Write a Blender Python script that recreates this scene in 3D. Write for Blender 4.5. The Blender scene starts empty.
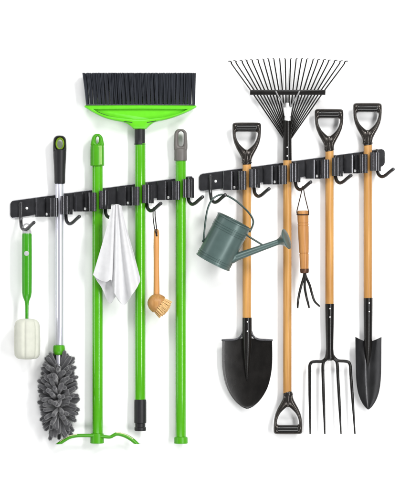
import bpy, math, random
from mathutils import Vector, Matrix
random.seed(11)
PI = math.pi
S = 0.003                                   # metres per drawing unit (three millimetres)
scene = bpy.context.scene
COL = scene.collection

# ------------------------------------------------------------------ camera, world, lamps, exposure
cam_d = bpy.data.cameras.new('camera')
cam = bpy.data.objects.new('camera', cam_d); COL.objects.link(cam)
cam.location = (0, -9.0, 0); cam.rotation_euler = (PI/2, 0, 0)
cam_d.sensor_width = 36; cam_d.lens = 36 * 8.965 / (489 * S); cam_d.clip_end = 100
scene.camera = cam

w = bpy.data.worlds.new('World'); scene.world = w; w.use_nodes = True
bg = w.node_tree.nodes['Background']
bg.inputs[0].default_value = (0.97, 0.985, 1.0, 1); bg.inputs[1].default_value = 0.22

def area(name, loc, target, sx, sy, power, col=(1, 1, 1)):
    l = bpy.data.lights.new(name, 'AREA'); l.shape = 'RECTANGLE'; l.size = sx; l.size_y = sy
    l.energy = power; l.color = col
    o = bpy.data.objects.new(name, l); COL.objects.link(o); o.location = loc
    o.rotation_euler = (Vector(target) - Vector(loc)).to_track_quat('-Z', 'Y').to_euler()
    return o
area('key_softbox', (2.3, -3.2, 3.0), (0, 0, 0), 0.9, 0.9, 120, (1, 0.985, 0.965))
area('top_softbox', (-0.6, -3.6, 3.4), (0, 0, 0), 3.2, 1.6, 136)
area('low_softbox', (0.0, -3.4, -3.2), (0, 0, 0), 3.2, 1.4, 96)
area('strip_softbox', (1.62, -2.65, -0.15), (0, 0, -0.1), 0.36, 2.3, 66)
area('side_strip_softbox', (-2.6, -1.1, 0.1), (0, 0, 0), 0.4, 2.4, 20)
scene.view_settings.view_transform = 'Standard'; scene.view_settings.look = 'None'
scene.view_settings.exposure = -0.12; scene.view_settings.gamma = 1

# ------------------------------------------------------------------ helpers
def W(x, y, d=0.0):
    """drawing units (x right, y down, d out from the wall) -> world"""
    return Vector(((x - 200) * S, -d * S, (244.5 - y) * S))

class M:
    def __init__(s): s.v = []; s.f = []
    def add(s, vs, fs):
        b = len(s.v); s.v += [W(*p) for p in vs]; s.f += [tuple(i + b for i in f) for f in fs]; return s

def catmull(pts, n, closed=False):
    P = [Vector(p) for p in pts]; out = []; m = len(P)
    segs = m if closed else m - 1
    for i in range(segs):
        if closed: a, b, c, d = P[(i-1) % m], P[i], P[(i+1) % m], P[(i+2) % m]
        else:
            b, c = P[i], P[i+1]
            a = P[i-1] if i else b * 2 - c
            d = P[i+2] if i + 2 < m else c * 2 - b
        for k in range(n):
            t = k / n
            out.append(0.5 * ((2*b) + (c-a)*t + (2*a-5*b+4*c-d)*t*t + (3*b-a-3*c+d)*t**3))
    if not closed: out.append(P[-1].copy())
    return out

def resample(pts, n, closed=False):
    P = [Vector(p) for p in pts]
    if closed: P = P + [P[0]]
    L = [0]
    for a, b in zip(P, P[1:]): L.append(L[-1] + (b - a).length)
    out = []; j = 0
    cnt = n if closed else n - 1
    for i in range(n):
        s = L[-1] * i / cnt
        while j < len(L) - 2 and L[j+1] < s: j += 1
        t = (s - L[j]) / max(1e-9, L[j+1] - L[j])
        out.append(P[j].lerp(P[j+1], min(1, t)))
    return out

def tube(m, pts, r, n=12, smooth=0, flat=None, round_caps=True):
    """swept tube; r scalar or list (per point of pts); flat=(a,b) scales the section"""
    P = [Vector(p) for p in pts]
    R = list(r) if isinstance(r, (list, tuple)) else [r] * len(P)
    if smooth:
        Q = catmull([(*p, q) for p, q in zip(P, R)] if False else P, smooth)
        RR = []
        for i in range(len(P) - 1):
            for k in range(smooth): RR.append(R[i] + (R[i+1] - R[i]) * k / smooth)
        RR.append(R[-1]); P, R = Q, RR
    T = []
    for i in range(len(P)):
        a = P[max(0, i-1)]; b = P[min(len(P)-1, i+1)]; T.append((b - a).normalized())
    if round_caps:
        t0, t1 = T[0], T[-1]; r0, r1 = R[0], R[-1]
        pre = [(P[0] - t0*r0*0.75*math.sin(a), r0*math.cos(a)) for a in (1.45, 1.0, 0.5)]
        post = [(P[-1] + t1*r1*0.75*math.sin(a), r1*math.cos(a)) for a in (0.5, 1.0, 1.45)]
        P = [q[0] for q in pre] + P + [q[0] for q in post]
        R = [q[1] for q in pre] + R + [q[1] for q in post]
        T = [t0]*3 + T + [t1]*3
    up = Vector((0, 0, 1)) if abs(T[0].z) < 0.9 else Vector((1, 0, 0))
    nrm = (up - T[0] * up.dot(T[0])).normalized()
    vs = []; fs = []
    for i, p in enumerate(P):
        nrm = (nrm - T[i] * nrm.dot(T[i])).normalized(); bi = T[i].cross(nrm)
        fa, fb = flat or (1, 1)
        for k in range(n):
            a = 2*PI*k/n
            vs.append(p + nrm*(math.cos(a)*R[i]*fa) + bi*(math.sin(a)*R[i]*fb))
    for i in range(len(P)-1):
        for k in range(n):
            fs.append((i*n+k, i*n+(k+1) % n, (i+1)*n+(k+1) % n, (i+1)*n+k))
    fs.append(tuple(range(n))[::-1]); fs.append(tuple((len(P)-1)*n+k for k in range(n)))
    m.add(vs, fs); return m

def lathe(m, prof, base, axis, n=40, lobes=None, closed_ends=True):
    """prof: (t along axis, radius)"""
    base = Vector(base); ax = Vector(axis).normalized()
    up = Vector((0, 0, 1)) if abs(ax.z) < 0.9 else Vector((1, 0, 0))
    e1 = (up - ax*up.dot(ax)).normalized(); e2 = ax.cross(e1)
    vs = []; fs = []
    for t, r in prof:
        for k in range(n):
            a = 2*PI*k/n
            q = r * (lobes(a, t) if lobes else 1)
            vs.append(base + ax*t + e1*(math.cos(a)*q) + e2*(math.sin(a)*q))
    for i in range(len(prof)-1):
        for k in range(n): fs.append((i*n+k, i*n+(k+1) % n, (i+1)*n+(k+1) % n, (i+1)*n+k))
    if closed_ends:
        fs.append(tuple(range(n))[::-1]); fs.append(tuple((len(prof)-1)*n+k for k in range(n)))
    m.add(vs, fs); return m

def pole(m, x, y0, y1, d, r, n=32, x1=None, ch=0.5):
    x1 = x if x1 is None else x1
    a = Vector((x, y0, d)); b = Vector((x1, y1, d)); L = (b - a).length
    return lathe(m, [(0, r-ch), (ch*0.35, r-ch*0.3), (ch, r), (L*0.25, r), (L*0.5, r), (L*0.75, r), (L-ch, r), (L-ch*0.35, r-ch*0.3), (L, r-ch)], a, b-a, n)

def prism(m, outline, d0, d1, bev=0.6):
    P = [Vector((p[0], p[1])) for p in outline]; n = len(P)
    A = sum(P[i].x*P[(i+1) % n].y - P[(i+1) % n].x*P[i].y for i in range(n))
    sg = 1 if A > 0 else -1
    N = []
    for i in range(n):
        t = (P[(i+1) % n] - P[i-1]); 
        t = t.normalized() if t.length > 1e-9 else Vector((1, 0))
        N.append(Vector((-t.y, t.x)) * sg)
    lev = [(bev, d0), (bev*0.3, d0+bev*0.3), (0, d0+bev), (0, d1-bev), (bev*0.3, d1-bev*0.3), (bev, d1)]
    vs = []; fs = []
    for ins, d in lev:
        for i in range(n): q = P[i] + N[i]*ins; vs.append((q.x, q.y, d))
    for l in range(len(lev)-1):
        for i in range(n): fs.append((l*n+i, l*n+(i+1) % n, (l+1)*n+(i+1) % n, (l+1)*n+i))
    fs.append(tuple(range(n))[::-1]); fs.append(tuple((len(lev)-1)*n+i for i in range(n)))
    m.add(vs, fs); return m

def ring(m, outer, inner, dc, h, n=96, k=9, power=0.5, off=None):
    """closed band between two outlines with a rounded section of half thickness h about depth dc"""
    O = resample(outer, n, True); I = resample(inner, n, True)
    vs = []; fs = []
    ts = [0.5 - 0.5*math.cos(PI*j/(k-1)) for j in range(k)]
    prof = [(t, 1) for t in ts] + [(t, -1) for t in ts[-2:0:-1]]
    for t, s in prof:
        z = h * max(0, 1-(2*t-1)**2)**power * s
        for i in range(n):
            p = Vector(O[i]).lerp(Vector(I[i]), t); vs.append((p.x, p.y, dc + z))
    q = len(prof)
    for j in range(q):
        for i in range(n):
            fs.append((j*n+i, j*n+(i+1) % n, ((j+1) % q)*n+(i+1) % n, ((j+1) % q)*n+i))
    m.add(vs, fs); return m

def sheet(m, f, nu, nv, thick):
    """two-sided sheet from f(u,v)->(x,y,d), thickness along its normal"""
    G = [[Vector(f(u/nu, v/nv)) for u in range(nu+1)] for v in range(nv+1)]
    Nn = []
    for v in range(nv+1):
        row = []
        for u in range(nu+1):
            a = G[v][min(nu, u+1)] - G[v][max(0, u-1)]; b = G[min(nv, v+1)][u] - G[max(0, v-1)][u]
            c = a.cross(b); row.append(c.normalized() if c.length > 1e-9 else Vector((0, 0, 1)))
        Nn.append(row)
    vs = []; c = (nu+1)*(nv+1)
    for s in (0.5, -0.5):
        for v in range(nv+1):
            for u in range(nu+1): vs.append(G[v][u] + Nn[v][u]*(s*thick))
    fs = []
    ix = lambda u, v: v*(nu+1)+u
    for v in range(nv):
        for u in range(nu):
            q = (ix(u, v), ix(u+1, v), ix(u+1, v+1), ix(u, v+1))
            fs.append(q); fs.append(tuple(c+i for i in q[::-1]))
    for u in range(nu):
        fs.append((ix(u+1, 0), ix(u, 0), c+ix(u, 0), c+ix(u+1, 0)))
        fs.append((ix(u, nv), ix(u+1, nv), c+ix(u+1, nv), c+ix(u, nv)))
    for v in range(nv):
        fs.append((ix(0, v), ix(0, v+1), c+ix(0, v+1), c+ix(0, v)))
        fs.append((ix(nu, v+1), ix(nu, v), c+ix(nu, v), c+ix(nu, v+1)))
    m.add(vs, fs); return m

def mesh_of(name, m, mat, o=Vector((0, 0, 0)), ang=35):
    me = bpy.data.meshes.new(name)
    me.from_pydata([v - o for v in m.v], [], m.f); me.validate()
    import bmesh
    b = bmesh.new(); b.from_mesh(me); bmesh.ops.remove_doubles(b, verts=b.verts, dist=1e-6)
    bmesh.ops.recalc_face_normals(b, faces=b.faces); b.to_mesh(me); b.free()
    me.polygons.foreach_set('use_smooth', [True]*len(me.polygons))
    me.set_sharp_from_angle(angle=math.radians(ang)); me.update()
    me.materials.append(mat)
    return me

def root_of(o):
    while o.parent: o = o.parent
    return o

def obj(name, m, mat, parent=None, ang=35, origin=None):
    """one mesh object; as a part its geometry is given in place and stored relative to its thing"""
    base = root_of(parent).location.copy() if parent else (origin or Vector((0, 0, 0)))
    o = bpy.data.objects.new(name, mesh_of(name, m, mat, base, ang)); COL.objects.link(o)
    if parent: o.parent = parent
    else: o.location = base
    return o

def thing(name, label, cat, at, group=None):
    o = bpy.data.objects.new(name, None); COL.objects.link(o)
    o.empty_display_size = 0.02; o.location = W(*at)
    o['label'] = label; o['category'] = cat
    if group: o['group'] = group
    return o

# ------------------------------------------------------------------ materials
def mat(name, col, rough=0.4, metal=0.0, spec=0.5, var=0.12, scale=(60, 60, 60), bump=0.05, bscale=400,
        col2=None, coat=0.0, sheen=0.0, rvar=0.12):
    ma = bpy.data.materials.new(name); ma.use_nodes = True
    nt = ma.node_tree; N = nt.nodes; L = nt.links; p = N['Principled BSDF']
    tc = N.new('ShaderNodeTexCoord'); mp = N.new('ShaderNodeMapping'); mp.inputs['Scale'].default_value = scale
    L.new(tc.outputs['Object'], mp.inputs[0])
    nz = N.new('ShaderNodeTexNoise'); nz.inputs['Scale'].default_value = 1; nz.inputs['Detail'].default_value = 6
    L.new(mp.outputs[0], nz.inputs['Vector'])
    cr = N.new('ShaderNodeValToRGB'); L.new(nz.outputs[0], cr.inputs[0])
    c2 = col2 or tuple(c*(1-var) for c in col)
    cr.color_ramp.elements[0].position = 0.3; cr.color_ramp.elements[1].position = 0.7
    cr.color_ramp.elements[0].color = (*c2, 1)
    cr.color_ramp.elements[1].color = (*(tuple(min(1, c*(1+var*0.5)) for c in col)), 1)
    L.new(cr.outputs[0], p.inputs['Base Color'])
    mr = N.new('ShaderNodeMapRange'); mr.inputs['To Min'].default_value = max(0.02, rough-rvar*0.5); mr.inputs['To Max'].default_value = rough+rvar*0.5
    L.new(nz.outputs[0], mr.inputs[0]); L.new(mr.outputs[0], p.inputs['Roughness'])
    p.inputs['Metallic'].default_value = metal; p.inputs['Specular IOR Level'].default_value = spec
    if coat: p.inputs['Coat Weight'].default_value = coat; p.inputs['Coat Roughness'].default_value = 0.12
    if sheen: p.inputs['Sheen Weight'].default_value = sheen; p.inputs['Sheen Roughness'].default_value = 0.4
    if bump:
        n2 = N.new('ShaderNodeTexNoise'); n2.inputs['Scale'].default_value = bscale; n2.inputs['Detail'].default_value = 4
        L.new(tc.outputs['Object'], n2.inputs['Vector'])
        bp = N.new('ShaderNodeBump'); bp.inputs['Strength'].default_value = bump; bp.inputs['Distance'].default_value = 0.001
        L.new(n2.outputs[0], bp.inputs['Height']); L.new(bp.outputs[0], p.inputs['Normal'])
    return ma

def wood_mat(name, light, dark, rough=0.42, ring=7.0, sx=260, spec=0.4, knots=True):
    ma = bpy.data.materials.new(name); ma.use_nodes = True
    nt = ma.node_tree; N = nt.nodes; L = nt.links; p = N['Principled BSDF']
    tc = N.new('ShaderNodeTexCoord'); oi = N.new('ShaderNodeObjectInfo')
    ad = N.new('ShaderNodeVectorMath'); ad.operation = 'ADD'
    L.new(tc.outputs['Object'], ad.inputs[0])
    sc = N.new('ShaderNodeVectorMath'); sc.operation = 'SCALE'; sc.inputs[0].default_value = (3, 5, 7)
    L.new(oi.outputs['Random'], sc.inputs['Scale']); L.new(sc.outputs[0], ad.inputs[1])
    m1 = N.new('ShaderNodeMapping'); m1.inputs['Scale'].default_value = (sx, sx, 7)
    L.new(ad.outputs[0], m1.inputs[0])
    n1 = N.new('ShaderNodeTexNoise'); n1.inputs['Scale'].default_value = 1; n1.inputs['Detail'].default_value = 8; n1.inputs['Distortion'].default_value = 0.6
    L.new(m1.outputs[0], n1.inputs['Vector'])
    m2 = N.new('ShaderNodeMapping'); m2.inputs['Scale'].default_value = (30, 30, 3.5)
    L.new(ad.outputs[0], m2.inputs[0])
    n2 = N.new('ShaderNodeTexNoise'); n2.inputs['Scale'].default_value = 1; n2.inputs['Detail'].default_value = 3
    L.new(m2.outputs[0], n2.inputs['Vector'])
    mx = N.new('ShaderNodeMix'); mx.data_type = 'FLOAT'; mx.inputs[0].default_value = 0.45
    L.new(n1.outputs[0], mx.inputs[2]); L.new(n2.outputs[0], mx.inputs[3])
    cr = N.new('ShaderNodeValToRGB'); L.new(mx.outputs[0], cr.inputs[0])
    e = cr.color_ramp.elements; e[0].position = 0.33; e[0].color = (*dark, 1); e[1].position = 0.62; e[1].color = (*light, 1)
    hs = N.new('ShaderNodeHueSaturation'); mr = N.new('ShaderNodeMapRange')
    mr.inputs['To Min'].default_value = 0.86; mr.inputs['To Max'].default_value = 1.08
    L.new(oi.outputs['Random'], mr.inputs[0]); L.new(mr.outputs[0], hs.inputs['Value']); L.new(cr.outputs[0], hs.inputs['Color'])
    L.new(hs.outputs[0], p.inputs['Base Color'])
    p.inputs['Roughness'].default_value = rough; p.inputs['Specular IOR Level'].default_value = spec
    bp = N.new('ShaderNodeBump'); bp.inputs['Strength'].default_value = 0.12; bp.inputs['Distance'].default_value = 0.001
    L.new(n1.outputs[0], bp.inputs['Height']); L.new(bp.outputs[0], p.inputs['Normal'])
    return ma

GREEN = mat('green_lacquer', (0.068, 0.355, 0.002), 0.2, spec=0.5, var=0.05, bump=0, coat=0.4, rvar=0.03)
GREEN_DK = mat('green_plastic', (0.056, 0.305, 0.002), 0.38, spec=0.4, var=0.08, bump=0.04)
LIME = mat('lime_plastic', (0.115, 0.56, 0.012), 0.36, spec=0.35, var=0.05, bump=0.03)
LEAF = mat('leaf_green_plastic', (0.034, 0.275, 0.003), 0.3, spec=0.5, var=0.06, bump=0.02)
STEEL = mat('black_coated_steel', (0.088, 0.088, 0.095), 0.2, metal=0.8, spec=0.5, var=0.2, bump=0.008, bscale=900, rvar=0.04)
HOOKM = mat('black_hook_coating', (0.06, 0.06, 0.063), 0.22, metal=0.6, spec=0.5, var=0.2, bump=0.06, bscale=900)
ZINC = mat('bright_zinc', (0.78, 0.78, 0.78), 0.35, metal=0.3, var=0.1)
ALU = mat('brushed_aluminium', (0.66, 0.66, 0.74), 0.30, metal=0.6, var=0.02, scale=(900, 900, 6), bump=0, rvar=0.03)
RUBBER = mat('black_rubber', (0.012, 0.012, 0.0135), 0.45, spec=0.35, var=0.2, bump=0.12, bscale=1200)
FORGED = mat('black_forged_steel', (0.0075, 0.0066, 0.006), 0.27, metal=0.0, spec=0.32, var=0.4, scale=(40, 40, 25), bump=0.05, bscale=500)
BRONZE = mat('worn_black_metal', (0.058, 0.052, 0.047), 0.2, metal=0.75, spec=0.5, var=0.22, scale=(90, 90, 90), bump=0.04, bscale=600)
GREYP = mat('warm_grey_plastic', (0.125, 0.115, 0.108), 0.42, spec=0.4, var=0.08, bump=0.05)
CHEN = mat('grey_chenille', (0.080, 0.080, 0.086), 0.9, spec=0.1, var=0.3, scale=(700, 700, 700), bump=0.9, bscale=2200, sheen=1.0)
FOAM = mat('cream_foam', (0.60, 0.61, 0.53), 0.95, spec=0.1, var=0.05, bump=0.6, bscale=1800, sheen=0.2)
CLOTH = mat('white_cotton', (0.64, 0.64, 0.65), 0.95, spec=0.1, var=0.05, bump=0.7, bscale=1500, sheen=0.25)
BRIS = mat('charcoal_bristle', (0.036, 0.040, 0.050), 0.36, spec=0.6, var=0.55, scale=(420, 420, 8), bump=0)
TAMP = mat('cream_fibre', (0.78, 0.53, 0.25), 0.7, spec=0.2, var=0.15, bump=0)
TEAL = mat('teal_painted_metal', (0.080, 0.125, 0.118), 0.34, metal=0.25, spec=0.5, var=0.1, scale=(25, 25, 25), bump=0.05, bscale=300)
TEAL_DK = mat('dark_teal_wire', (0.018, 0.042, 0.036), 0.35, metal=0.1, spec=0.5, var=0.1)
ASH = wood_mat('honey_ash_wood', (0.55, 0.295, 0.086), (0.33, 0.142, 0.030))
BEECH = wood_mat('beech_wood', (0.58, 0.29, 0.095), (0.46, 0.20, 0.055))
OAK = wood_mat('turned_oak_wood', (0.46, 0.22, 0.068), (0.24, 0.09, 0.022))
BAMB = wood_mat('bamboo_wood', (0.46, 0.24, 0.075), (0.33, 0.15, 0.045))
CORD = mat('brown_cord', (0.035, 0.02, 0.014), 0.8, spec=0.2, var=0.4, bump=0.6, bscale=1500)
BLKCORD = mat('black_cord', (0.012, 0.011, 0.011), 0.7, spec=0.3, var=0.3, bump=0.4, bscale=1500)
COPPER = mat('brown_ferrule', (0.10, 0.045, 0.025), 0.4, metal=0.6, var=0.3)
LGREY = mat('light_grey_plastic', (0.42, 0.42, 0.43), 0.4, var=0.06)
CREAM = mat('cream_edge', (0.62, 0.60, 0.36), 0.45, var=0.06)
WALL = mat('white_painted_wall', (0.93, 0.93, 0.93), 0.85, spec=0.15, var=0.01, bump=0.02, bscale=150)

# ------------------------------------------------------------------ setting
m = M()
m.v = [Vector(p) for p in ((-5, 0, -5), (5, 0, -5), (5, 0, 5), (-5, 0, 5), (-5, 0.1, -5), (5, 0.1, -5), (5, 0.1, 5), (-5, 0.1, 5))]
m.f = [(0, 1, 2, 3), (7, 6, 5, 4), (0, 4, 5, 1), (1, 5, 6, 2), (2, 6, 7, 3), (3, 7, 4, 0)]
wall = obj('backdrop_wall', m, WALL); wall['kind'] = 'structure'

# ------------------------------------------------------------------ mounting rails
def leaf(m, prof, y0, y1, th):
    """bent spring sheet: profile (x,d) swept from y0 to y1"""
    P = resample(catmull([(a, b) for a, b in prof], 4), 90)
    sheet(m, lambda u, v: (200 + P[int(round(u*89))].x, 244.5 + y0 + (y1-y0)*v, P[int(round(u*89))].y), 89, 3, th)

def clip_mesh():
    m = M()
    bead = lambda cx, cz, r, a0, a1, n=11: [(cx + r*math.cos(a0+(a1-a0)*k/(n-1)), cz + r*math.sin(a0+(a1-a0)*k/(n-1))) for k in range(n)]
    leaf(m, [(-23.6, 2.6), (-23.4, 4.4), (-22.4, 5.0), (-20, 5.9), (-17.5, 6.3), (-15, 6.1), (-14.0, 5.2), (-13.6, 3.2), (-11.4, 2.9), (-9.6, 3.2), (-9.0, 6), (-8.8, 10)]
         + bead(-6.0, 14.6, 2.8, PI, 0.30*PI, 15) + bead(-2.9, 17.0, 1.9, 0.95*PI, -0.25*PI), -4.9, 13.9, 1.0)
    leaf(m, [(13.4, 2.85), (12.4, 2.85), (11.4, 2.9), (10.7, 3.3), (10.4, 6), (10.3, 10)]
         + bead(7.4, 14.6, 2.9, 0, 0.68*PI, 15) + bead(4.3, 17.0, 1.9, 0.05*PI, 1.25*PI), -6.8, 11.6, 1.0)
    return mesh_of('spring_clip', m, STEEL, W(200, 244.5, 0))
def rivet_mesh():
    m = M(); lathe(m, [(0, 1.45), (0.5, 1.4), (0.9, 1.0), (1.1, 0.4)], (200, 244.5, 0), (0, 0, 1), 18)
    return mesh_of('rivet', m, ZINC, W(200, 244.5, 0))
def hook_mesh():
    m = M()
    tube(m, [(200+a, 244.5+b, c) for a, b, c in ((0, 0, 4.0), (0, 7, 4.1), (0, 14, 4.8), (0.2, 19.5, 7), (1.2, 24.2, 11.5), (4, 26.8, 16), (7.2, 25.8, 20.5), (11, 22.6, 26.0), (14.6, 19.6, 31.5))],
         [1.75]*9, 16, smooth=6)
    lathe(m, [(0, 2.6), (0.8, 2.6), (1.2, 2.2)], (200, 246.5, 2.3), (0, 0, 1), 20)
    return mesh_of('hook', m, HOOKM, W(200, 244.5, 0))
CLIP, RIVET, HOOK = clip_mesh(), rivet_mesh(), hook_mesh()

def rail(label, x0, x1, yc, clips, hooks):
    sl = 0.1375
    t = thing('mounting_rail', label, 'wall rail', (x0, yc, 0), 'black mounting rails with clips and hooks')
    c = lambda x: yc - sl*(x - x0)
    pts = []
    r = 4.0; H = 8.9
    for cx, sy, sx, a0 in ((x1-r, -1, 1, -PI/2), (x1-r, 1, 1, 0), (x0+r, 1, -1, PI/2), (x0+r, -1, -1, PI)):
        for k in range(7):
            a = a0 + k*PI/12
            x = cx + r*math.cos(a); y = c(x) + sy*(H-r) + r*math.sin(a)
            pts.append((x, y))
    m = M(); prism(m, pts, 0.15, 2.3, 0.5)
    obj('back_plate', m, STEEL, t, ang=12)
    def put(me, name, pos, par):
        o = bpy.data.objects.new(name, me); COL.objects.link(o); o.parent = par
        o.location = pos; return o
    for x in clips:
        p = W(x, c(x), 0) - t.location
        o = put(CLIP, 'spring_clip', p, t)
        put(RIVET, 'rivet', W(200-12.6, 244.5+11.2, 3.4) - W(200, 244.5, 0), o)
    for hx, hy in hooks:
        put(HOOK, 'hook', W(hx, hy, 0) - t.location, t)
    for x in (x0 + 16.7,):
        put(RIVET, 'screw', W(x, c(x)+0.8, 2.2) - t.location, t)
    return t
rail('black hook rail carrying the green cleaning tools and the white cloth', 9.5, 194, 209.6, (58.8, 97.2, 140.2, 180.7),
     ((20.4, 203), (65.5, 197), (105, 190.5), (146.5, 184), (188, 177.5)))
rail('black hook rail carrying the wooden garden tools and the watering can', 199, 385.5, 182.6, (247, 287.4, 329.8, 368),
     ((210.5, 175.5), (254, 169.5), (295.5, 162.8), (335.5, 156.2), (377.5, 150)))

# ------------------------------------------------------------------ bottle brush on the first hook
t = thing('bottle_brush', 'green handled bottle brush with cream foam head hanging from the end hook', 'brush', (27, 358, 15))
m = M(); lathe(m, [(0, 3.4), (0.6, 4.4), (2, 5.0), (20, 5.1), (45, 5.1), (60, 4.9), (64, 4.2), (68.5, 2.3), (73, 1.7), (88, 1.6), (92, 1.6)], (27, 232.6, 15), (0, 1, 0), 32)
obj('handle', m, LEAF, t)
m = M(); lathe(m, [(0, 3.4), (0.4, 4.3), (2, 4.6), (3.4, 4.6), (3.6, 4.0)], (27, 230.0, 15), (0, 1, 0), 32)
tube(m, [(26.9+3.6*math.sin(a), 227.4-3.6*math.cos(a), 15.5+0.6*math.sin(a)) for a in [2*PI*i/24 for i in range(25)]], 0.75, 8, round_caps=False)
obj('hanging_cap', m, LGREY, t)
m = M(); lathe(m, [(0, 2.5), (0.5, 2.4), (0.8, 1.6), (0.85, 0.3)], (27, 253.4, 19.7), (0, 0, 1), 24)
obj('button', m, LGREY, t)
m = M()
lob = lambda a, tt: 1 - 0.10*abs(math.cos(3.0*a+0.55))**14
prof = [(0, 3), (0.4, 7), (1.6, 10.0), (4, 12.0), (7.5, 12.8), (14, 13.0), (22, 13.1), (30, 13.0), (36, 12.6), (38.5, 11.2), (40, 9), (40.6, 4)]
lathe(m, prof, (27.3, 318.6, 15), (0, 1, 0), 120, lob)
obj('foam_head', m, FOAM, t, ang=60)

# ------------------------------------------------------------------ duster
t = thing('duster', 'grey chenille duster on a silver pole with black grip', 'duster', (58.5, 441, 9))
m = M()
oc = [(59.6, 135.3), (63.2, 135.9), (65.6, 138.4), (66.2, 143), (66.3, 150), (65.6, 151.8), (59.6, 152.2), (53.6, 151.8), (52.9, 150), (53.0, 143), (53.6, 138.4), (56, 135.9)]
ic = [(59.9+4.4*math.sin(a), 143.6-6.2*math.cos(a)) for a in [2*PI*i/24 for i in range(24)]]
ring(m, catmull(oc, 4, True), ic, 9, 5.2, 80)
lathe(m, [(0, 5.6), (1, 6.6), (6, 6.5), (16, 5.9), (26, 5.5), (33, 5.4), (34.2, 5.1), (34.6, 4.4)], (59.6, 149.2, 9), (0, 1, 0), 40)
obj('grip', m, RUBBER, t)
m = M(); ring(m, [(59.9+4.7*math.sin(a), 143.6-6.5*math.cos(a)) for a in [2*PI*i/40 for i in range(40)]],
     [(59.9+2.7*math.sin(a), 143.9-4.4*math.cos(a)) for a in [2*PI*i/40 for i in range(40)]], 9.6, 4.9, 60)
obj('hole_liner', m, mat('olive_green_plastic', (0.20, 0.34, 0.02), 0.4), t)
m = M(); pole(m, 59.4, 182, 347, 9, 4.1)
obj('pole', m, ALU, t)
m = M(); lathe(m, [(0, 4.6), (0.5, 5.6), (3, 6.0), (6, 6.0), (8.5, 5.2), (9.6, 4.2)], (58.8, 345.2, 9), (0, 1, 0), 32)
obj('collar', m, GREEN_DK, t)
m = M(); pole(m, 58.4, 353, 418, 9.5, 2.6, 16)
obj('stem', m, ALU, t)
m = M(); m.v2 = []; m.f2 = []
rnd = random.Random(5)
rows = 19
for i in range(rows):
    f = i/(rows-1)
    y = 364.5 + 57*f
    tilt = 0.95 - 1.15*f if f < 0.75 else 0.09 - (f-0.75)*4.2
    L = 14.4 + 2.6*math.sin(PI*f)
    if f < 0.15: L -= 4*(0.15-f)/0.15 - 2
    cnt = 13 if i % 2 else 12
    for j in range(cnt):
        a = 2*PI*(j + 0.5*(i % 2))/cnt + rnd.uniform(-0.2, 0.2)
        if i < 3 and math.cos(a) > 0.72: continue
        ex, ez = math.sin(a), math.cos(a)
        tl = tilt + rnd.uniform(-0.28, 0.28); ll = L*rnd.uniform(0.85, 1.12)
        pts = []
        bend = rnd.uniform(-0.9, 0.6); sway = rnd.uniform(-1.5, 1.5)
        for k in range(5):
            q = k/4
            rr = 3.4 + ll*q*math.cos(tl)*(1-0.06*q)
            yy = y - ll*q*math.sin(tl) - bend*2.5*q*q + 0.8*q*q
            side = rnd.uniform(-0.35, 0.35) + sway*q*q*abs(ez)
            d = 10.5 + ez*rr
            if d < 2.4: d = 2.4 + (d-2.4)*0.02
            pts.append((58.2 + ex*rr + side, yy, d))
        R0 = rnd.uniform(1.8, 2.25)
        m0 = len(m.v)
        tube(m, pts, [R0*0.9, R0, R0*1.05, R0*1.1, R0*0.95], 9, smooth=3)
        C3 = [W(*p) for p in pts]
        for vi in range(m0 + 27, len(m.v)):             # loose fibre ends standing off the strand
            for _ in range(3):
                pv = m.v[vi]
                near = min(C3, key=lambda q_: (q_-pv).length_squared)
                nn = (pv - near).normalized()
                pv = pv + Vector((rnd.uniform(-1, 1), rnd.uniform(-1, 1), rnd.uniform(-1, 1)))*0.0018
                dv = (nn + Vector((rnd.uniform(-1, 1), rnd.uniform(-1, 1), rnd.uniform(-1, 1)))*0.7)*0.0015
                s1_ = Vector((rnd.uniform(-1, 1), rnd.uniform(-1, 1), rnd.uniform(-1, 1))).normalized()*0.00022
                s2_ = dv.cross(s1_).normalized()*0.00022
                b0 = len(m.v2)
                m.v2 += [pv + s1_, pv - s1_*0.5 + s2_, pv - s1_*0.5 - s2_, pv + dv]
                m.f2 += [(b0, b0+1, b0+3), (b0+1, b0+2, b0+3), (b0+2, b0, b0+3)]
o0 = len(m.v); m.v += m.v2; m.f += [tuple(i + o0 for i in f) for f in m.f2]
obj('chenille_head', m, CHEN, t, ang=80)

# ------------------------------------------------------------------ mop with bow frame
t = thing('mop', 'green pole mop with a domed green hanging cap and a bowed frame at its foot', 'mop', (97.3, 443.5, 9))
m = M(); pole(m, 97.4, 163, 434.5, 9, 5.4)
obj('pole', m, GREEN, t)
m = M()
oc = catmull([(97.2, 133.6), (100, 134.3), (102.3, 136.8), (103.4, 141), (103.7, 146), (97.2, 147), (90.8, 146), (91.0, 141), (92.2, 136.8), (94.4, 134.3)], 4, True)
ic = [(97.3+1.5*math.sin(a)+0.25*math.cos(a), 140-3.6*math.cos(a)) for a in [2*PI*i/32 for i in range(32)]]
ring(m, oc, ic, 9, 4.2, 80, power=0.35)
lathe(m, [(0, 5.6), (0.8, 6.6), (3, 6.9), (18, 7.0), (20.6, 7.0), (21, 6.5), (21, 5.5)], (97.1, 144.8, 9), (0, 1, 0), 36)
cap = obj('hanging_cap', m, GREEN_DK, t)
m = M(); prism(m, [(98.3, 145.6), (101.9, 145.6), (102.1, 164.6), (98.3, 164.6)], 14.0, 15.6, 0.3)
obj('flat_panel', m, mat('pale_green_plastic', (0.25, 0.48, 0.12), 0.4), cap)
m = M(); lathe(m, [(0, 5.6), (0.5, 6.5), (2, 6.8), (10, 6.9), (10.2, 6.2)], (97.0, 433.3, 9), (0, 1, 0), 32)
obj('socket', m, GREEN_DK, t)
m = M()
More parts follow.
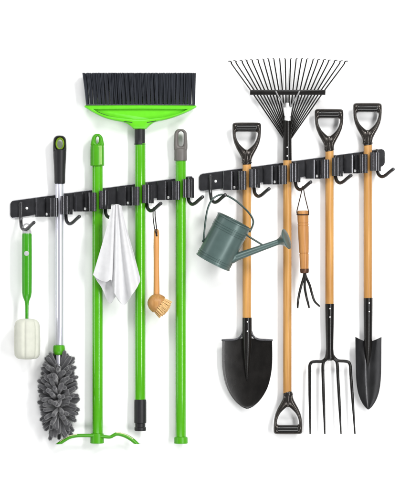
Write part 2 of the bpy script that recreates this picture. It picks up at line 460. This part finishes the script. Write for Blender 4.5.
bow = [(56.2, 446.0, 12), (60, 443.0, 12), (64.5, 439.9, 12), (70, 437.0, 12), (77, 435.7, 12), (84, 435.5, 12), (91, 435.6, 12), (104, 436.6, 12), (110, 437.0, 12), (113, 435.6, 12), (116.5, 434.0, 12), (121, 434.4, 12), (127, 436.6, 12), (133, 440.4, 12), (139.6, 446.4, 12)]
tube(m, bow, [2.0, 2.0, 2.0, 1.9, 1.8, 1.8, 1.8, 1.8, 1.7, 1.8, 1.9, 2.0, 2.1, 2.1, 2.1], 14, smooth=6, flat=(1.7, 1), round_caps=False)
zc = W(0, 444.0).z
for q_ in m.v: q_.z = max(q_.z, zc)                # both arms end flat at the foot
b = obj('bow_frame', m, GREEN_DK, t)
for seg, rr in ((bow[10:14], 0.55), (bow[1:5], 0.45)):
    m = M(); tube(m, [(x, y-1.5, d+2.4) for x, y, d in seg], rr, 8, smooth=5)
    obj('edge_trim', m, CREAM, b)

# ------------------------------------------------------------------ broom
t = thing('broom', 'upside down broom with charcoal bristles and a lime green head', 'broom', (140.3, 431, 9))
m = M(); pole(m, 140.1, 143, 400.5, 9, 5.35)
obj('pole', m, GREEN, t)
m = M(); lathe(m, [(0, 4.4), (0.4, 5.0), (2, 5.2), (10, 5.3), (15.6, 5.3), (16.4, 5.8), (17, 5.5)], (139.8, 127.6, 9), (0, 1, 0), 32)
obj('collar', m, RUBBER, t)
m = M(); lathe(m, [(0, 5.2), (0.5, 5.9), (3, 6.1), (22, 6.1), (23.6, 6.0), (24.2, 5.1), (27.6, 5.1), (28.2, 5.9), (31, 5.9), (31.7, 5.2)], (140.2, 399.4, 9), (0, 1, 0), 36)
obj('end_grip', m, RUBBER, t)
# head
top = [(84.8, 105.4), (110, 105.2), (140, 105.1), (170, 105.2), (196.2, 105.4)]
low = [(196.6, 107.0), (191, 110.2), (183, 113.8), (174, 117.2), (165, 119.8), (157, 121.4), (152.5, 123.2), (148, 127.0), (145.6, 129.0), (140, 129.3), (134, 129.0), (131.6, 127.2), (127, 123.6), (122, 121.9), (113, 120.2), (104, 117.6), (95, 113.4), (88, 109.3), (84.4, 107.0)]
outl = resample(top, 40) + resample(catmull(low, 4), 90)
rec = [(93.6, 109.4), (140, 109.0), (187.4, 109.4), (182, 112.0), (172, 115.2), (158, 118.2), (140, 119.2), (122, 118.4), (108, 116.0), (99, 112.8)]
m = M()
ring_in = resample(rec[0:3], 40) + resample(catmull(rec[2:] + rec[:1], 4), 90)
O, I = outl, ring_in
def band(m, A, B, fa):
    n = len(A); vs = []; fs = []; k = len(fa)
    for tt, d in fa:
        for i in range(n):
            p = Vector(A[i]).lerp(Vector(B[i]), tt); vs.append((p.x, p.y, d))
    for j in range(k-1):
        for i in range(n): fs.append((j*n+i, j*n+(i+1) % n, (j+1)*n+(i+1) % n, (j+1)*n+i))
    fs.append(tuple(range(n))); fs.append(tuple((k-1)*n+i for i in range(n)))
    m.add(vs, fs)
band(m, O, I, [(0.2, 3.2), (0.05, 3.6), (0, 5), (0, 13), (0.08, 15), (0.3, 16.0), (0.75, 16.2), (0.93, 15.9), (1.0, 15.2), (1.0, 13.6), (1.06, 13.2)])
hd = obj('broom_head', m, LIME, t, ang=40)
GAP = mat('painted_gap_shade', (0.01, 0.05, 0.004), 0.6)  # near-black green puts the shade of the slots and seam into the colour
m = M(); prism(m, [(123.5, 121.3), (132.5, 122.2), (132.3, 122.9), (124.5, 122.0)], 15.6, 16.6, 0.1); obj('slot', m, GAP, hd)
m = M(); prism(m, [(147.0, 122.2), (156.2, 120.9), (156.0, 121.6), (147.4, 122.9)], 15.6, 16.6, 0.1); obj('slot', m, GAP, hd)
m = M(); tube(m, [(94.2, 110.2, 14.4), (97.5, 112.4, 14.6), (104, 115.0, 14.8), (112, 117.2, 14.8), (122, 118.8, 14.6)], [0.35, 0.85, 0.7, 0.45, 0.2], 8, smooth=4)
obj('seam', m, GAP, hd)
m = M()
rnd = random.Random(3)
cols = 27
for i in range(cols):
    for j in range(5):
        bx = 87.6 + (193.6-87.6)*i/(cols-1); bd = 5.4 + 8.2*j/4
        lean = -1.5 + 1.6*((i/(cols-1))*2-1) + rnd.uniform(-0.5, 0.5)
        for k in range(15):
            a = rnd.uniform(0, 2*PI); rr = math.sqrt(rnd.random())
            x0 = bx + rr*1.15*math.cos(a); d0 = bd + rr*0.9*math.sin(a)
            x1 = bx + lean + rr*2.5*math.cos(a) + rnd.uniform(-0.5, 0.5); d1 = bd + (bd-9.5)*0.22 + rr*1.7*math.sin(a)
            x1 = min(195.6, max(82.7, x1))
            yt = 73.2 + rnd.uniform(-0.35, 0.5)
            tube(m, [(x0, 106, d0), ((x0*0.55+x1*0.45), 90, (d0+d1)/2 + 0.1), (x1, yt, d1)], [0.34, 0.33, 0.28], 4, round_caps=False)
prism(m, [(86, 104.4), (195, 104.4), (195, 107.6), (86, 107.6)], 4.2, 14.6, 0.2)
obj('bristles', m, BRIS, t, ang=80)

# ------------------------------------------------------------------ spare pole with grey cap
t = thing('broom_pole', 'plain green pole with a grey slotted hanging cap', 'pole', (180.8, 443.5, 9))
m = M(); pole(m, 180.7, 158, 438.5, 9, 5.35)
obj('pole', m, GREEN, t)
m = M()
oc = catmull([(180.6, 128.9), (184, 129.4), (186.3, 131.8), (187, 135.5), (187, 150.5), (180.6, 151), (174.2, 150.5), (174.2, 135.5), (174.9, 131.8), (177.2, 129.4)], 5, True)
ic = catmull([(181, 131.2), (183.2, 132.6), (183.5, 136), (183.5, 142), (183.1, 145), (181, 146.2), (178.9, 145), (178.5, 142), (178.5, 136), (178.8, 132.6)], 5, True)
ring(m, oc, ic, 9, 4.6, 100, power=0.3)
lathe(m, [(0, 5.4), (0.7, 6.2), (1.2, 6.4), (11.5, 6.5), (12.2, 6.3), (12.3, 5.4)], (180.6, 148.4, 9), (0, 1, 0), 36)
obj('hanging_cap', m, GREYP, t)
m = M(); lathe(m, [(0, 5.6), (0.5, 6.5), (1.5, 6.8), (6.4, 6.9), (6.8, 6.4)], (180.9, 436.9, 9), (0, 1, 0), 32)
obj('socket', m, GREEN_DK, t)

# ------------------------------------------------------------------ towel
def outline_of(P): return resample(catmull(P, 10), 161)
EB = outline_of([(94.0, 274.0), (97.2, 280.6), (101.6, 287.0), (105.3, 295.5), (108.4, 301.4), (110.3, 303.2), (112.4, 301.6), (116.0, 296), (121, 290), (126, 286)])
EF = outline_of([(93.4, 274.6), (96.6, 277.8), (100.4, 279.8), (104.4, 281.2), (107.6, 281.4), (110.2, 279.8), (111.6, 279.6), (112.6, 282.0), (113.6, 287.0), (115.6, 293.6), (119.0, 300.2), (121.6, 303.6), (123.8, 304.9), (126.2, 303.2), (129.4, 298.8), (133.8, 292.4), (138.0, 286), (140.4, 281.0), (140.5, 277.6)])
def bump1(u, c, w): return math.exp(-((u-c)/w)**2)
def towel_front(u, v):
    e = EF[int(round(u*160))]
    ax = 112.8 + 9.2*u; ay = 206.4 - 1.6*math.sin(PI*u); k = v
    x = ax + (e.x-ax)*(k**1.05); y = ay + (e.y-ay)*k
    g = 0.45*(1-k)
    f = 1.5*bump1(u, 0.20+0.05*k, 0.10) - 1.3*bump1(u, 0.33, 0.06) + 1.9*bump1(u, 0.47-0.04*k, 0.075) - 1.4*bump1(u, 0.60, 0.08) + 1.7*bump1(u, 0.76+0.03*k, 0.10) - 0.9*bump1(u, 0.9, 0.05)
    f += 0.28*math.sin(23*u+3.2*k) * k + 0.16*math.sin(41*u-5*k)*k
    d = 35.0 - 8.0*k**0.8 + (0.7 + 1.75*k)*f
    d += 2.6*bump1(u, 0.40, 0.07)*max(0, k-0.72)/0.28
    x += 0.9*math.sin(11*u+0.9)*k*(1-k*0.8)
    return (x, y, max(17.5, d))
def towel_rear(u, v):
    e = EB[int(round(u*160))]
    ax = 113.0 + 7*u; ay = 208.4; k = v
    x = ax + (e.x-ax)*(k**1.05); y = ay + (e.y-ay)*k
    d = 32.0 - 10.5*k**0.85 + 1.9*k*math.sin(2*PI*1.6*u+0.4) + 0.5*k*math.sin(19*u+2*k)
    return (x, y, max(15.6, d))
m = M(); sheet(m, towel_front, 160, 80, 0.9); sheet(m, towel_rear, 120, 60, 0.9)
# the part of the cloth that lies over and behind the hook tip
def back_fall(u, v):
    x = 113.2 + 8.4*u + (-3.5 + 7*u)*v; y = 206.4 - 1.6*math.sin(PI*u) + (-0.9*math.sin(PI*min(1, v*8)) if v < 0.125 else 0) + 52*v*(0.75+0.25*math.sin(PI*u))
    return (x, y, 33.4 - 6.2*min(1, v*7) - 6*v + 0.5*math.sin(9*u))
sheet(m, back_fall, 24, 40, 0.9)
o = obj('towel', m, CLOTH, ang=80, origin=W(117, 306, 22))
o['label'] = 'white cotton cloth draped by its middle over a hook between two green poles'; o['category'] = 'towel'

# ------------------------------------------------------------------ wooden dish brush
t = thing('dish_brush', 'wooden dish brush with round head and cream bristles on a black loop', 'brush', (158, 319, 20))
m = M(); tube(m, [(156.6, 230.6, 20), (156.5, 234, 20), (156.4, 246, 20), (156.4, 262, 20), (156.5, 278, 20), (156.6, 290, 20), (156.5, 299, 20)], [2.3, 2.75, 2.85, 2.7, 2.8, 3.0, 3.0], 20, smooth=4)
obj('handle', m, BEECH, t)
m = M()
ax = Vector((0.79, 0.61, 0)); ctr = Vector((158.6, 304.2, 20))
pr = [(-11.3, 0.5), (-11.1, 2.4), (-10.2, 4.8), (-8.4, 7.0), (-5.6, 8.8), (-2.6, 9.6), (0.2, 9.8), (0.9, 9.5), (1.1, 8.8), (1.1, 2)]
lathe(m, pr, ctr, ax, 40)
obj('head', m, BAMB, t)
m = M(); rnd = random.Random(8)
up = Vector((0, 0, 1)); e2 = ax.cross(up)
for rr, cnt in ((0.8, 3), (3.0, 9), (5.4, 15), (7.8, 21)):
    for j in range(cnt):
        a = 2*PI*j/cnt + rr
        for k in range(20):
            o1 = e2*(rr*math.cos(a)) + up*(rr*math.sin(a))
            jit = e2*rnd.uniform(-0.8, 0.8) + up*rnd.uniform(-0.8, 0.8)
            p0 = ctr + ax*0.6 + o1 + jit*0.6
            p1 = ctr + ax*(11.2-0.035*rr*rr+rnd.uniform(-0.5, 0.3)) + o1*1.13 + jit*1.8
            tube(m, [p0, (p0+p1)/2 + jit*0.2, p1], [0.3, 0.3, 0.24], 4, round_caps=False)
obj('bristles', m, TAMP, t, ang=80)
m = M()
tube(m, [(156.9, 235.4, 22.9), (157.0, 231, 22.9), (156.4, 226, 21.5), (155.3, 217, 20.5), (155.0, 210, 20), (154.2, 207.4, 19.5), (153.4, 209.5, 19.5), (153.2, 217, 19.8), (154.4, 227, 20.8), (155.7, 232, 22.4), (156.7, 235.4, 22.9)], 0.55, 8, smooth=6)
lathe(m, [(0, 1.0), (0.2, 1.0), (0.25, 0.6)], (156.8, 235.6, 22.55), (0, 0, 1), 16)
obj('cord_loop', m, BLKCORD, t)

# ------------------------------------------------------------------ watering can
D = 29.0
t = thing('watering_can', 'teal metal watering can hanging tilted by its wire handle', 'watering can', (213, 271, D))
topc = Vector((234.2, 221.0, D+0.6)); botc = Vector((212.9, 262.0, D))
axv = (botc - topc); Lb = axv.length; axn = axv.normalized()
axn = Vector((axn.x, axn.y, -0.075)).normalized()       # leans a little so the open top faces the front
R = 17.9
pr = [(0.0, R-0.35), (-0.35, R+0.1), (0.0, R+0.75), (0.8, R+0.8), (1.3, R+0.1), (5.8, R+0.0)]
def rib(tc, hh=0.55): return [(tc-0.8, R), (tc-0.35, R+hh), (tc+0.35, R+hh), (tc+0.8, R)]
for q in (7.4, 9.7, 12.0): pr += rib(q)
pr += [(20, R+0.05), (30, R+0.1)]
for q in (40.3, 42.6): pr += rib(q, 0.5)
pr += [(45.2, R+0.1), (45.7, R+0.7), (46.6, R+0.7), (46.9, R), (46.2, R-1.0), (46.0, 8), (46.0, 0.5),
       (45.2, 0.5), (45.2, R-1.4), (30, R-0.7), (15, R-0.7), (0.6, R-0.7), (0.0, R-0.35)]
m = M(); lathe(m, pr, topc, axn, 72, closed_ends=False)
obj('body', m, TEAL, t, ang=28)
m = M()
bail = [(203.6, 241.0, D+1), (204.2, 233, D+0.6), (205.6, 220, D), (207.8, 208.5, D), (211.4, 200.8, D), (216.5, 196.4, D-0.6), (223.0, 194.9, D-0.6), (232, 198.6, D), (241, 205.4, D), (248.6, 213, D), (252.6, 219.6, D), (252.6, 225, D), (249.6, 231.8, D)]
tube(m, bail, 0.95, 10, smooth=6)
lathe(m, [(0, 1.9), (1.0, 1.8), (1.4, 1.0)], (203.6, 240.8, D), (-0.88, -0.46, 0.0), 14)
obj('wire_handle', m, TEAL_DK, t)
m = M()
s0 = Vector((231, 258.8, D+1)); s1 = Vector((281.5, 240.6, D+4.5))
tube(m, [s0, s0.lerp(s1, 0.07), s0.lerp(s1, 0.13), s0.lerp(s1, 0.5), s1], [5.0, 4.5, 3.9, 3.3, 2.7], 24, smooth=4, round_caps=False)
sp = obj('spout', m, TEAL, t)
m = M()
axr = Vector((0.88, -0.30, 0.30)).normalized()
lathe(m, [(-1.5, 2.7), (-0.6, 3.3), (0.0, 3.1), (2.0, 4.1), (4.4, 6.0), (6.4, 8.2), (7.6, 9.8), (8.0, 10.4), (8.8, 10.5), (9.1, 10.0), (9.5, 8.0), (9.9, 4.5), (10.0, 0.4)], (278.2, 241.7, D+4.0), axr, 40)
obj('sprinkler_rose', m, TEAL, sp)
m = M(); tube(m, [(244.8, 232.4, D+4), (248, 236.2, D+4.5), (255, 240.6, D+4.5), (260.5, 244.0, D+4.0), (263, 245.8, D+3.6)], 0.95, 10, smooth=5)
obj('brace', m, TEAL_DK, t)

# ------------------------------------------------------------------ D shaped grips
GLOSS = mat('gloss_black_plastic', (0.010, 0.0095, 0.009), 0.2, spec=0.5, var=0.2, bump=0.02)
def dgrip_meshes():
    o = lambda P: [(200+x, 244.5+y) for x, y in P]
    right_o = [(0, 0), (6, 0), (11.5, 0.1), (13.6, 0.7), (14.4, 2.4), (14.5, 6), (14.4, 10), (14.0, 15), (12.7, 20.5), (10.4, 26), (7.6, 31), (5.6, 35), (4.7, 38.2), (4.6, 40), (0, 40.2)]
    right_i = [(0, 9.4), (5, 9.4), (9.0, 9.4), (10.7, 10.0), (11.0, 11.6), (10.6, 14.5), (9.4, 18), (7.4, 21.4), (5.0, 24), (3.0, 25.8), (1.6, 26.9), (0.6, 27.4), (0, 27.5)]
    def both(P): return P + [(-x, y) for x, y in P[-2:0:-1]]
    m = M()
    # matched by half so that both outlines pair up at top and foot
    ro, ri = resample(right_o, 60), resample(right_i, 60)
    O = both([tuple(p) for p in ro]); I = both([tuple(p) for p in ri])
    n = len(O); k = 11
    ts = [0.5-0.5*math.cos(PI*j/(k-1)) for j in range(k)]
    prof = [(q, 1) for q in ts] + [(q, -1) for q in ts[-2:0:-1]]
    vs = []; fs = []
    for q, s in prof:
        for i in range(n):
            p = Vector(O[i]).lerp(Vector(I[i]), q)
            h = 4.3 - 1.1*max(0, min(1, (p.y-8)/10)) + 0.6*max(0, min(1, (p.y-28)/8))
            vs.append((200+p.x, 244.5+p.y, 9.5 + s*h*max(0, 1-(2*q-1)**2)**0.5))
    K = len(prof)
    for j in range(K):
        for i in range(n): fs.append((j*n+i, j*n+(i+1) % n, ((j+1) % K)*n+(i+1) % n, ((j+1) % K)*n+i))
    m.add(vs, fs)
    tube(m, [(200, 244.5+28.4, 11.0), (200, 244.5+33, 11.2), (200, 244.5+37, 10.4), (200, 244.5+40.4, 9.6)], [1.5, 2.3, 3.6, 4.9], 24, smooth=4)
    for sx in (-1, 1):
        tube(m, [(200+sx*2.6, 244.5+30, 12.0), (200+sx*6, 244.5+26.6, 12.3), (200+sx*9.8, 244.5+20.5, 12.2), (200+sx*12.3, 244.5+12, 12.4)], [0.5, 0.8, 0.8, 0.5], 10, smooth=5)
    lathe(m, [(0, 4.6), (0.3, 5.2), (1.2, 5.3), (1.6, 4.7)], (200, 244.5+39.4, 9.5), (0, 1, 0), 28)
    frame = mesh_of('grip_frame', m, BRONZE, W(200, 244.5, 0), 50)
    m = M()
    lathe(m, [(0, 2.6), (0.4, 3.5), (1.4, 3.9), (3, 3.7), (11, 3.85), (19, 3.7), (20.6, 3.9), (21.6, 3.5), (22, 2.6)], (189, 244.5+5.2, 10.6), (1, 0, 0), 30)
    return frame, mesh_of('crossbar', m, GLOSS, W(200, 244.5, 0), 50)
FRAME, BAR = dgrip_meshes()
def dgrip(t, x, y, flip=False):
    o = bpy.data.objects.new('grip_frame', FRAME); COL.objects.link(o); o.parent = t
    o.location = W(x, y, 0) - t.location
    if flip: o.rotation_euler = (0, PI, 0)
    b = bpy.data.objects.new('crossbar', BAR); COL.objects.link(b); b.parent = o
    return o

def rivets(t, pts, par):
    for x, y, d in pts:
        m = M(); lathe(m, [(0, 0.72), (0.3, 0.68), (0.45, 0.45), (0.5, 0.1)], (x, y, d), (0, 0, 1), 14)
        obj('rivet', m, ZINC, par)

AX = 9.5                                    # depth of the shaft axes
# ------------------------------------------------------------------ round point shovel
t = thing('shovel', 'wide round point shovel with black blade behind the watering can', 'shovel', (247, 408.5, AX))
dgrip(t, 246.8, 122.3)
m = M(); pole(m, 246.9, 162, 322, AX, 4.3)
obj('shaft', m, ASH, t)
half = [(25.0, 340.0), (25.1, 346), (25.2, 356), (24.9, 366), (23.6, 376), (21.0, 386), (17.2, 394), (11.8, 401.4), (6.0, 406.2), (0.4, 408.6)]
H = resample(catmull([(y, x) for x, y in half], 6), 80)
hw = lambda v: H[int(round(v*79))]
def blade(u, v):
    q = hw(v); uu = u*2-1
    wy = q.y; y = q.x
    arch = -1.6*math.exp(-(y-340)/5.0)*(1-abs(uu))*1.2
    d = 6.8 + 2.6*uu*uu*(wy/25) + 3.0*math.sin(PI*min(1, v*0.9))*-0.5 + 4.0*v*v
    if abs(uu) > 0.94: d += 0.2
    return (247.2 + uu*wy, y + arch, d)
m = M(); sheet(m, blade, 60, 79, 0.9)
# rolled treads
bl = obj('blade', m, FORGED, t, ang=40)
for sx in (-1, 1):
    m = M(); tube(m, [(247.2+sx*25.0, 340.2, 9.9), (247.2+sx*18, 340.0, 9.4), (247.2+sx*12, 339.6, 9.0), (247.2+sx*8, 338.0, 8.8), (247.2+sx*5.4, 335.2, 8.8), (247.2+sx*4.4, 331.6, 9)], [1.0, 1.05, 1.1, 1.1, 1.1, 0.8], 12, smooth=5)
    obj('tread', m, STEEL, bl)
m = M(); lathe(m, [(0, 4.4), (0.2, 4.75), (0.6, 4.8), (14, 4.85), (24, 4.7), (36, 3.9), (50, 2.4), (60, 1.2), (63.5, 0.3)], (247.1, 317.6, AX), (0, 1, -0.035), 32)
so = obj('socket', m, FORGED, t)
rivets(t, [(247.4, 321.8, 14.1), (247.4, 331.2, 13.8)], so)

# ------------------------------------------------------------------ leaf rake
t = thing('rake', 'upside down black fan rake with many wire tines above a wooden shaft', 'rake', (287.4, 435, AX))
g = dgrip(t, 288.1, 434.4, True)
m = M(); pole(m, 287.4, 156, 395, AX, 4.2)
obj('shaft', m, ASH, t)
m = M(); lathe(m, [(0, 3.5), (0.4, 3.9), (2, 4.0), (20, 4.3), (39, 4.5), (40, 4.3), (40.2, 3.8)], (287.4, 120.3, AX), (0, 1, 0), 32)
so = obj('socket', m, FORGED, t)
rivets(t, [(287.2, 147.4, 13.7), (287.2, 156.0, 13.7)], so)
m = M()
lathe(m, [(0, 1.6), (0.5, 2.1), (4, 2.4), (5, 3.3), (8, 3.5), (9.5, 2.9), (12, 3.1), (19, 3.3)], (287.6, 102.6, AX+0.6), (0, 1, 0), 28)
prism(m, [(283.6, 107), (286.4, 109.0), (286.4, 116), (284.4, 116)], AX-1, AX+3, 0.3)
prism(m, [(288.8, 109.0), (291.6, 107), (290.8, 116), (288.8, 116)], AX-1, AX+3, 0.3)
obj('ferrule', m, ZINC, t)
BRACE = mat('highlight_grey_steel', (0.22, 0.22, 0.22), 0.4, metal=0.4)  # paler base colour stands in for the highlights along the rake braces
nt_ = 22
for i in range(nt_):
    q = i/(nt_-1)*2-1
    tx = 288.0 + 56.6*q + random.Random(i).uniform(-0.5, 0.5)
    ty = 58.4 + 3.0*abs(q)**1.6
    bx = 287.7 + 35.4*q
    a = abs(q); sg = 1 if q > 0 else -1
    ex = 287.4 + sg*(1.0 + 2.6*a**0.6); ey = 121 + 17.5*a**1.0
    dd = AX + (1.5 if i % 2 else -0.2)
    Bx, By = bx, 92.4
    # straight run from foot through the cross bar, then the hooked end towards the front
    sx_ = (tx - Bx)/(ty + 2.5 - By)
    m = M()
    pts = [(ex, ey, dd-1.0), (ex+(Bx-ex)*0.5, ey+(By-ey)*0.5, dd), (Bx, By, dd+0.4), (Bx+(tx-Bx)*0.55, By+(ty+2.5-By)*0.55, dd+0.9), (tx, ty+2.5, dd+1.4), (tx+0.1*sg, ty+0.9, dd+2.0), (tx+sg*(0.4+1.4*a), ty, dd+4.4), (tx+sg*(0.7+2.6*a), ty+0.2, dd+8.0)]
    if a < 0.93 and ey - By > 0: pass
    tube(m, pts, [0.68, 0.68, 0.68, 0.66, 0.64, 0.62, 0.58, 0.42], 8, smooth=4)
    obj('tine', m, FORGED, t)
m = M()
prism(m, [(250.2, 89.8), (325.4, 89.8), (325.6, 90.6), (325.4, 94.9), (250.2, 94.9), (250.0, 94)], AX-1.6, AX+3.4, 0.5)
obj('cross_bar', m, FORGED, t)
for sx in (-1, 1):
    m = M(); tube(m, [(287.6+sx*11.8, 91.4, AX+4.2), (287.6+sx*9.6, 95.8, AX+4.4), (287.6+sx*6, 101.5, AX+4), (287.6+sx*3.2, 107, AX+2)], 0.85, 10, smooth=5)
    obj('brace', m, BRACE, t)

# ------------------------------------------------------------------ hand cultivator
HD = 18
t = thing('hand_cultivator', 'short three prong hand cultivator with turned wooden handle on a cord', 'cultivator', (305, 307, HD))
a0 = Vector((302.6, 210.6, HD)); a1 = Vector((304.3, 269.5, HD))
pr = [(0, 4.2), (0.5, 5.2), (1.6, 5.6), (4, 5.6), (12, 5.5), (12.3, 5.15), (12.8, 5.15), (13.1, 5.5), (14.6, 5.5), (14.9, 5.15), (15.3, 5.15), (15.6, 5.45), (28, 5.2), (40, 4.8), (42.2, 4.7), (42.5, 4.3), (43, 4.3), (43.3, 4.7), (52, 4.4), (57, 4.2), (59.2, 4.2)]
m = M(); lathe(m, pr, a0, a1-a0, 36); obj('handle', m, OAK, t, ang=25)
m = M(); lathe(m, [(0, 4.2), (0.2, 4.5), (3.6, 4.3), (4.4, 3.8), (4.8, 1.6)], (304.25, 268.6, HD), (0.03, 1, 0), 30); obj('ferrule', m, COPPER, t)
for pts in ([(304.3, 271, HD), (303.9, 276, HD), (301.2, 285, HD+1), (298.9, 294, HD+3), (297.6, 302, HD+6), (297.2, 307.2, HD+10)],
            [(304.5, 271, HD), (304.7, 278, HD+1), (304.5, 287, HD+2), (306.2, 297, HD+4), (307.7, 303, HD+7), (308.5, 307.2, HD+10)],
            [(304.7, 271, HD), (305.4, 276, HD), (309.2, 284.5, HD+1), (311.8, 294, HD+3), (314.2, 301, HD+6), (318.8, 305.8, HD+10)]):
    m = M(); tube(m, pts, [1.3, 1.3, 1.25, 1.2, 1.15, 0.9], 12, smooth=6); obj('tine', m, FORGED, t)
m = M()
tube(m, [(297.2, 214.5, HD+1.5), (296.7, 211.6, HD+1), (298.2, 205, HD+0.6), (300.6, 195, HD+0.2), (301.8, 189, HD), (302.6, 186.6, HD), (303.4, 189, HD), (304.4, 195, HD+0.2), (306.8, 205, HD+0.6), (308.4, 211.8, HD+1), (308.2, 215, HD+1.5)], 0.5, 8, smooth=6)
tube(m, [(302.7+5.9*math.sin(a), 214.6+0.25*math.cos(a), HD+5.9*math.cos(a)) for a in [2*PI*i/36 for i in range(37)]], 0.5, 8, round_caps=False)
obj('cord_loop', m, CORD, t)

# ------------------------------------------------------------------ digging fork
t = thing('garden_fork', 'garden fork with four long black tines and D shaped grip', 'garden fork', (330, 434, AX))
dgrip(t, 329.2, 108.8)
m = M(); pole(m, 329.6, 148, 308, AX, 4.2)
obj('shaft', m, ASH, t)
m = M(); lathe(m, [(0, 4.3), (0.2, 4.6), (0.8, 4.65), (20, 4.3), (34, 3.9), (45, 3.7), (50, 4.2), (54, 5.2), (56, 4.6), (57, 2)], (329.8, 303.8, AX), (0, 1, 0), 32)
so = obj('socket', m, FORGED, t)
rivets(t, [(330, 308.6, 13.9), (330, 317, 13.8)], so)
F = AX
tin = [[(329, 352, F), (327, 357.5, F), (322.5, 361.3, F), (316, 361.6, F), (311.8, 362.4, F), (309.9, 365.6, F), (309.8, 372, F+0.3), (309.9, 395, F+1.5), (310.1, 433.6, F+4)],
       [(329, 353, F), (326.6, 358.5, F), (324, 361.6, F), (323.0, 366, F), (323.1, 376, F+0.3), (323.8, 400, F+1.8), (324.8, 433.6, F+4)],
       [(331, 353, F), (333.8, 358, F), (336.6, 361.2, F), (337.6, 366, F), (338.0, 376, F+0.3), (339.3, 400, F+1.8), (341.0, 433.6, F+4)],
       [(331, 352, F), (333.4, 357, F), (338, 360.6, F), (344.5, 361.2, F), (348.6, 362.2, F), (350.4, 365.6, F), (350.8, 372, F+0.3), (352.4, 395, F+1.5), (354.9, 433.6, F+4)]]
for pts in tin:
    n = len(pts)
    r = [2.2, 2.0] + [1.55]*(n-4) + [1.5, 0.75]
    m = M(); tube(m, pts, r, 12, smooth=6); obj('tine', m, FORGED, t)

# ------------------------------------------------------------------ narrow trenching shovel
t = thing('trenching_shovel', 'narrow trenching shovel with long pointed black blade at far end', 'shovel', (368.5, 409.5, AX))
dgrip(t, 367.7, 102.8)
m = M(); pole(m, 368.0, 142, 303, AX, 4.2)
obj('shaft', m, ASH, t)
halfw = [(12.9, 337), (12.8, 345), (12.6, 360), (12.3, 374), (11.6, 384), (10.0, 393), (7.2, 400.6), (3.6, 406.4), (0.3, 409.6)]
H2 = resample(catmull([(y, x) for x, y in halfw], 6), 80)
def blade2(u, v):
    q = H2[int(round(v*79))]; uu = u*2-1
    y = q.x + 5.2*math.exp(-(q.x-337)/4.5)*(1-abs(uu)**1.4)
    k = min(1, q.y/12)
    d = 6.0 + 6.5*k*abs(uu)**1.7 + 3.0*v*v + 0.9*math.exp(-(uu/0.16)**2)*(1-v)
    return (368.5 + uu*q.y, y, d)
m = M(); sheet(m, blade2, 48, 79, 0.8)
obj('blade', m, mat('burnished_black_steel', (0.04, 0.04, 0.042), 0.3, metal=0.7, spec=0.5, var=0.35, scale=(60, 60, 20), bump=0.12, bscale=500), t, ang=45)
m = M(); lathe(m, [(0, 4.2), (0.2, 4.5), (0.8, 4.55), (16, 4.5), (34, 4.3), (46, 4.1), (56, 3.2), (64, 1.8), (69, 0.4)], (368.3, 297.8, AX), (0, 1, -0.03), 32)
so = obj('socket', m, FORGED, t)
rivets(t, [(369.2, 303, 13.8), (369.2, 311.6, 13.6)], so)
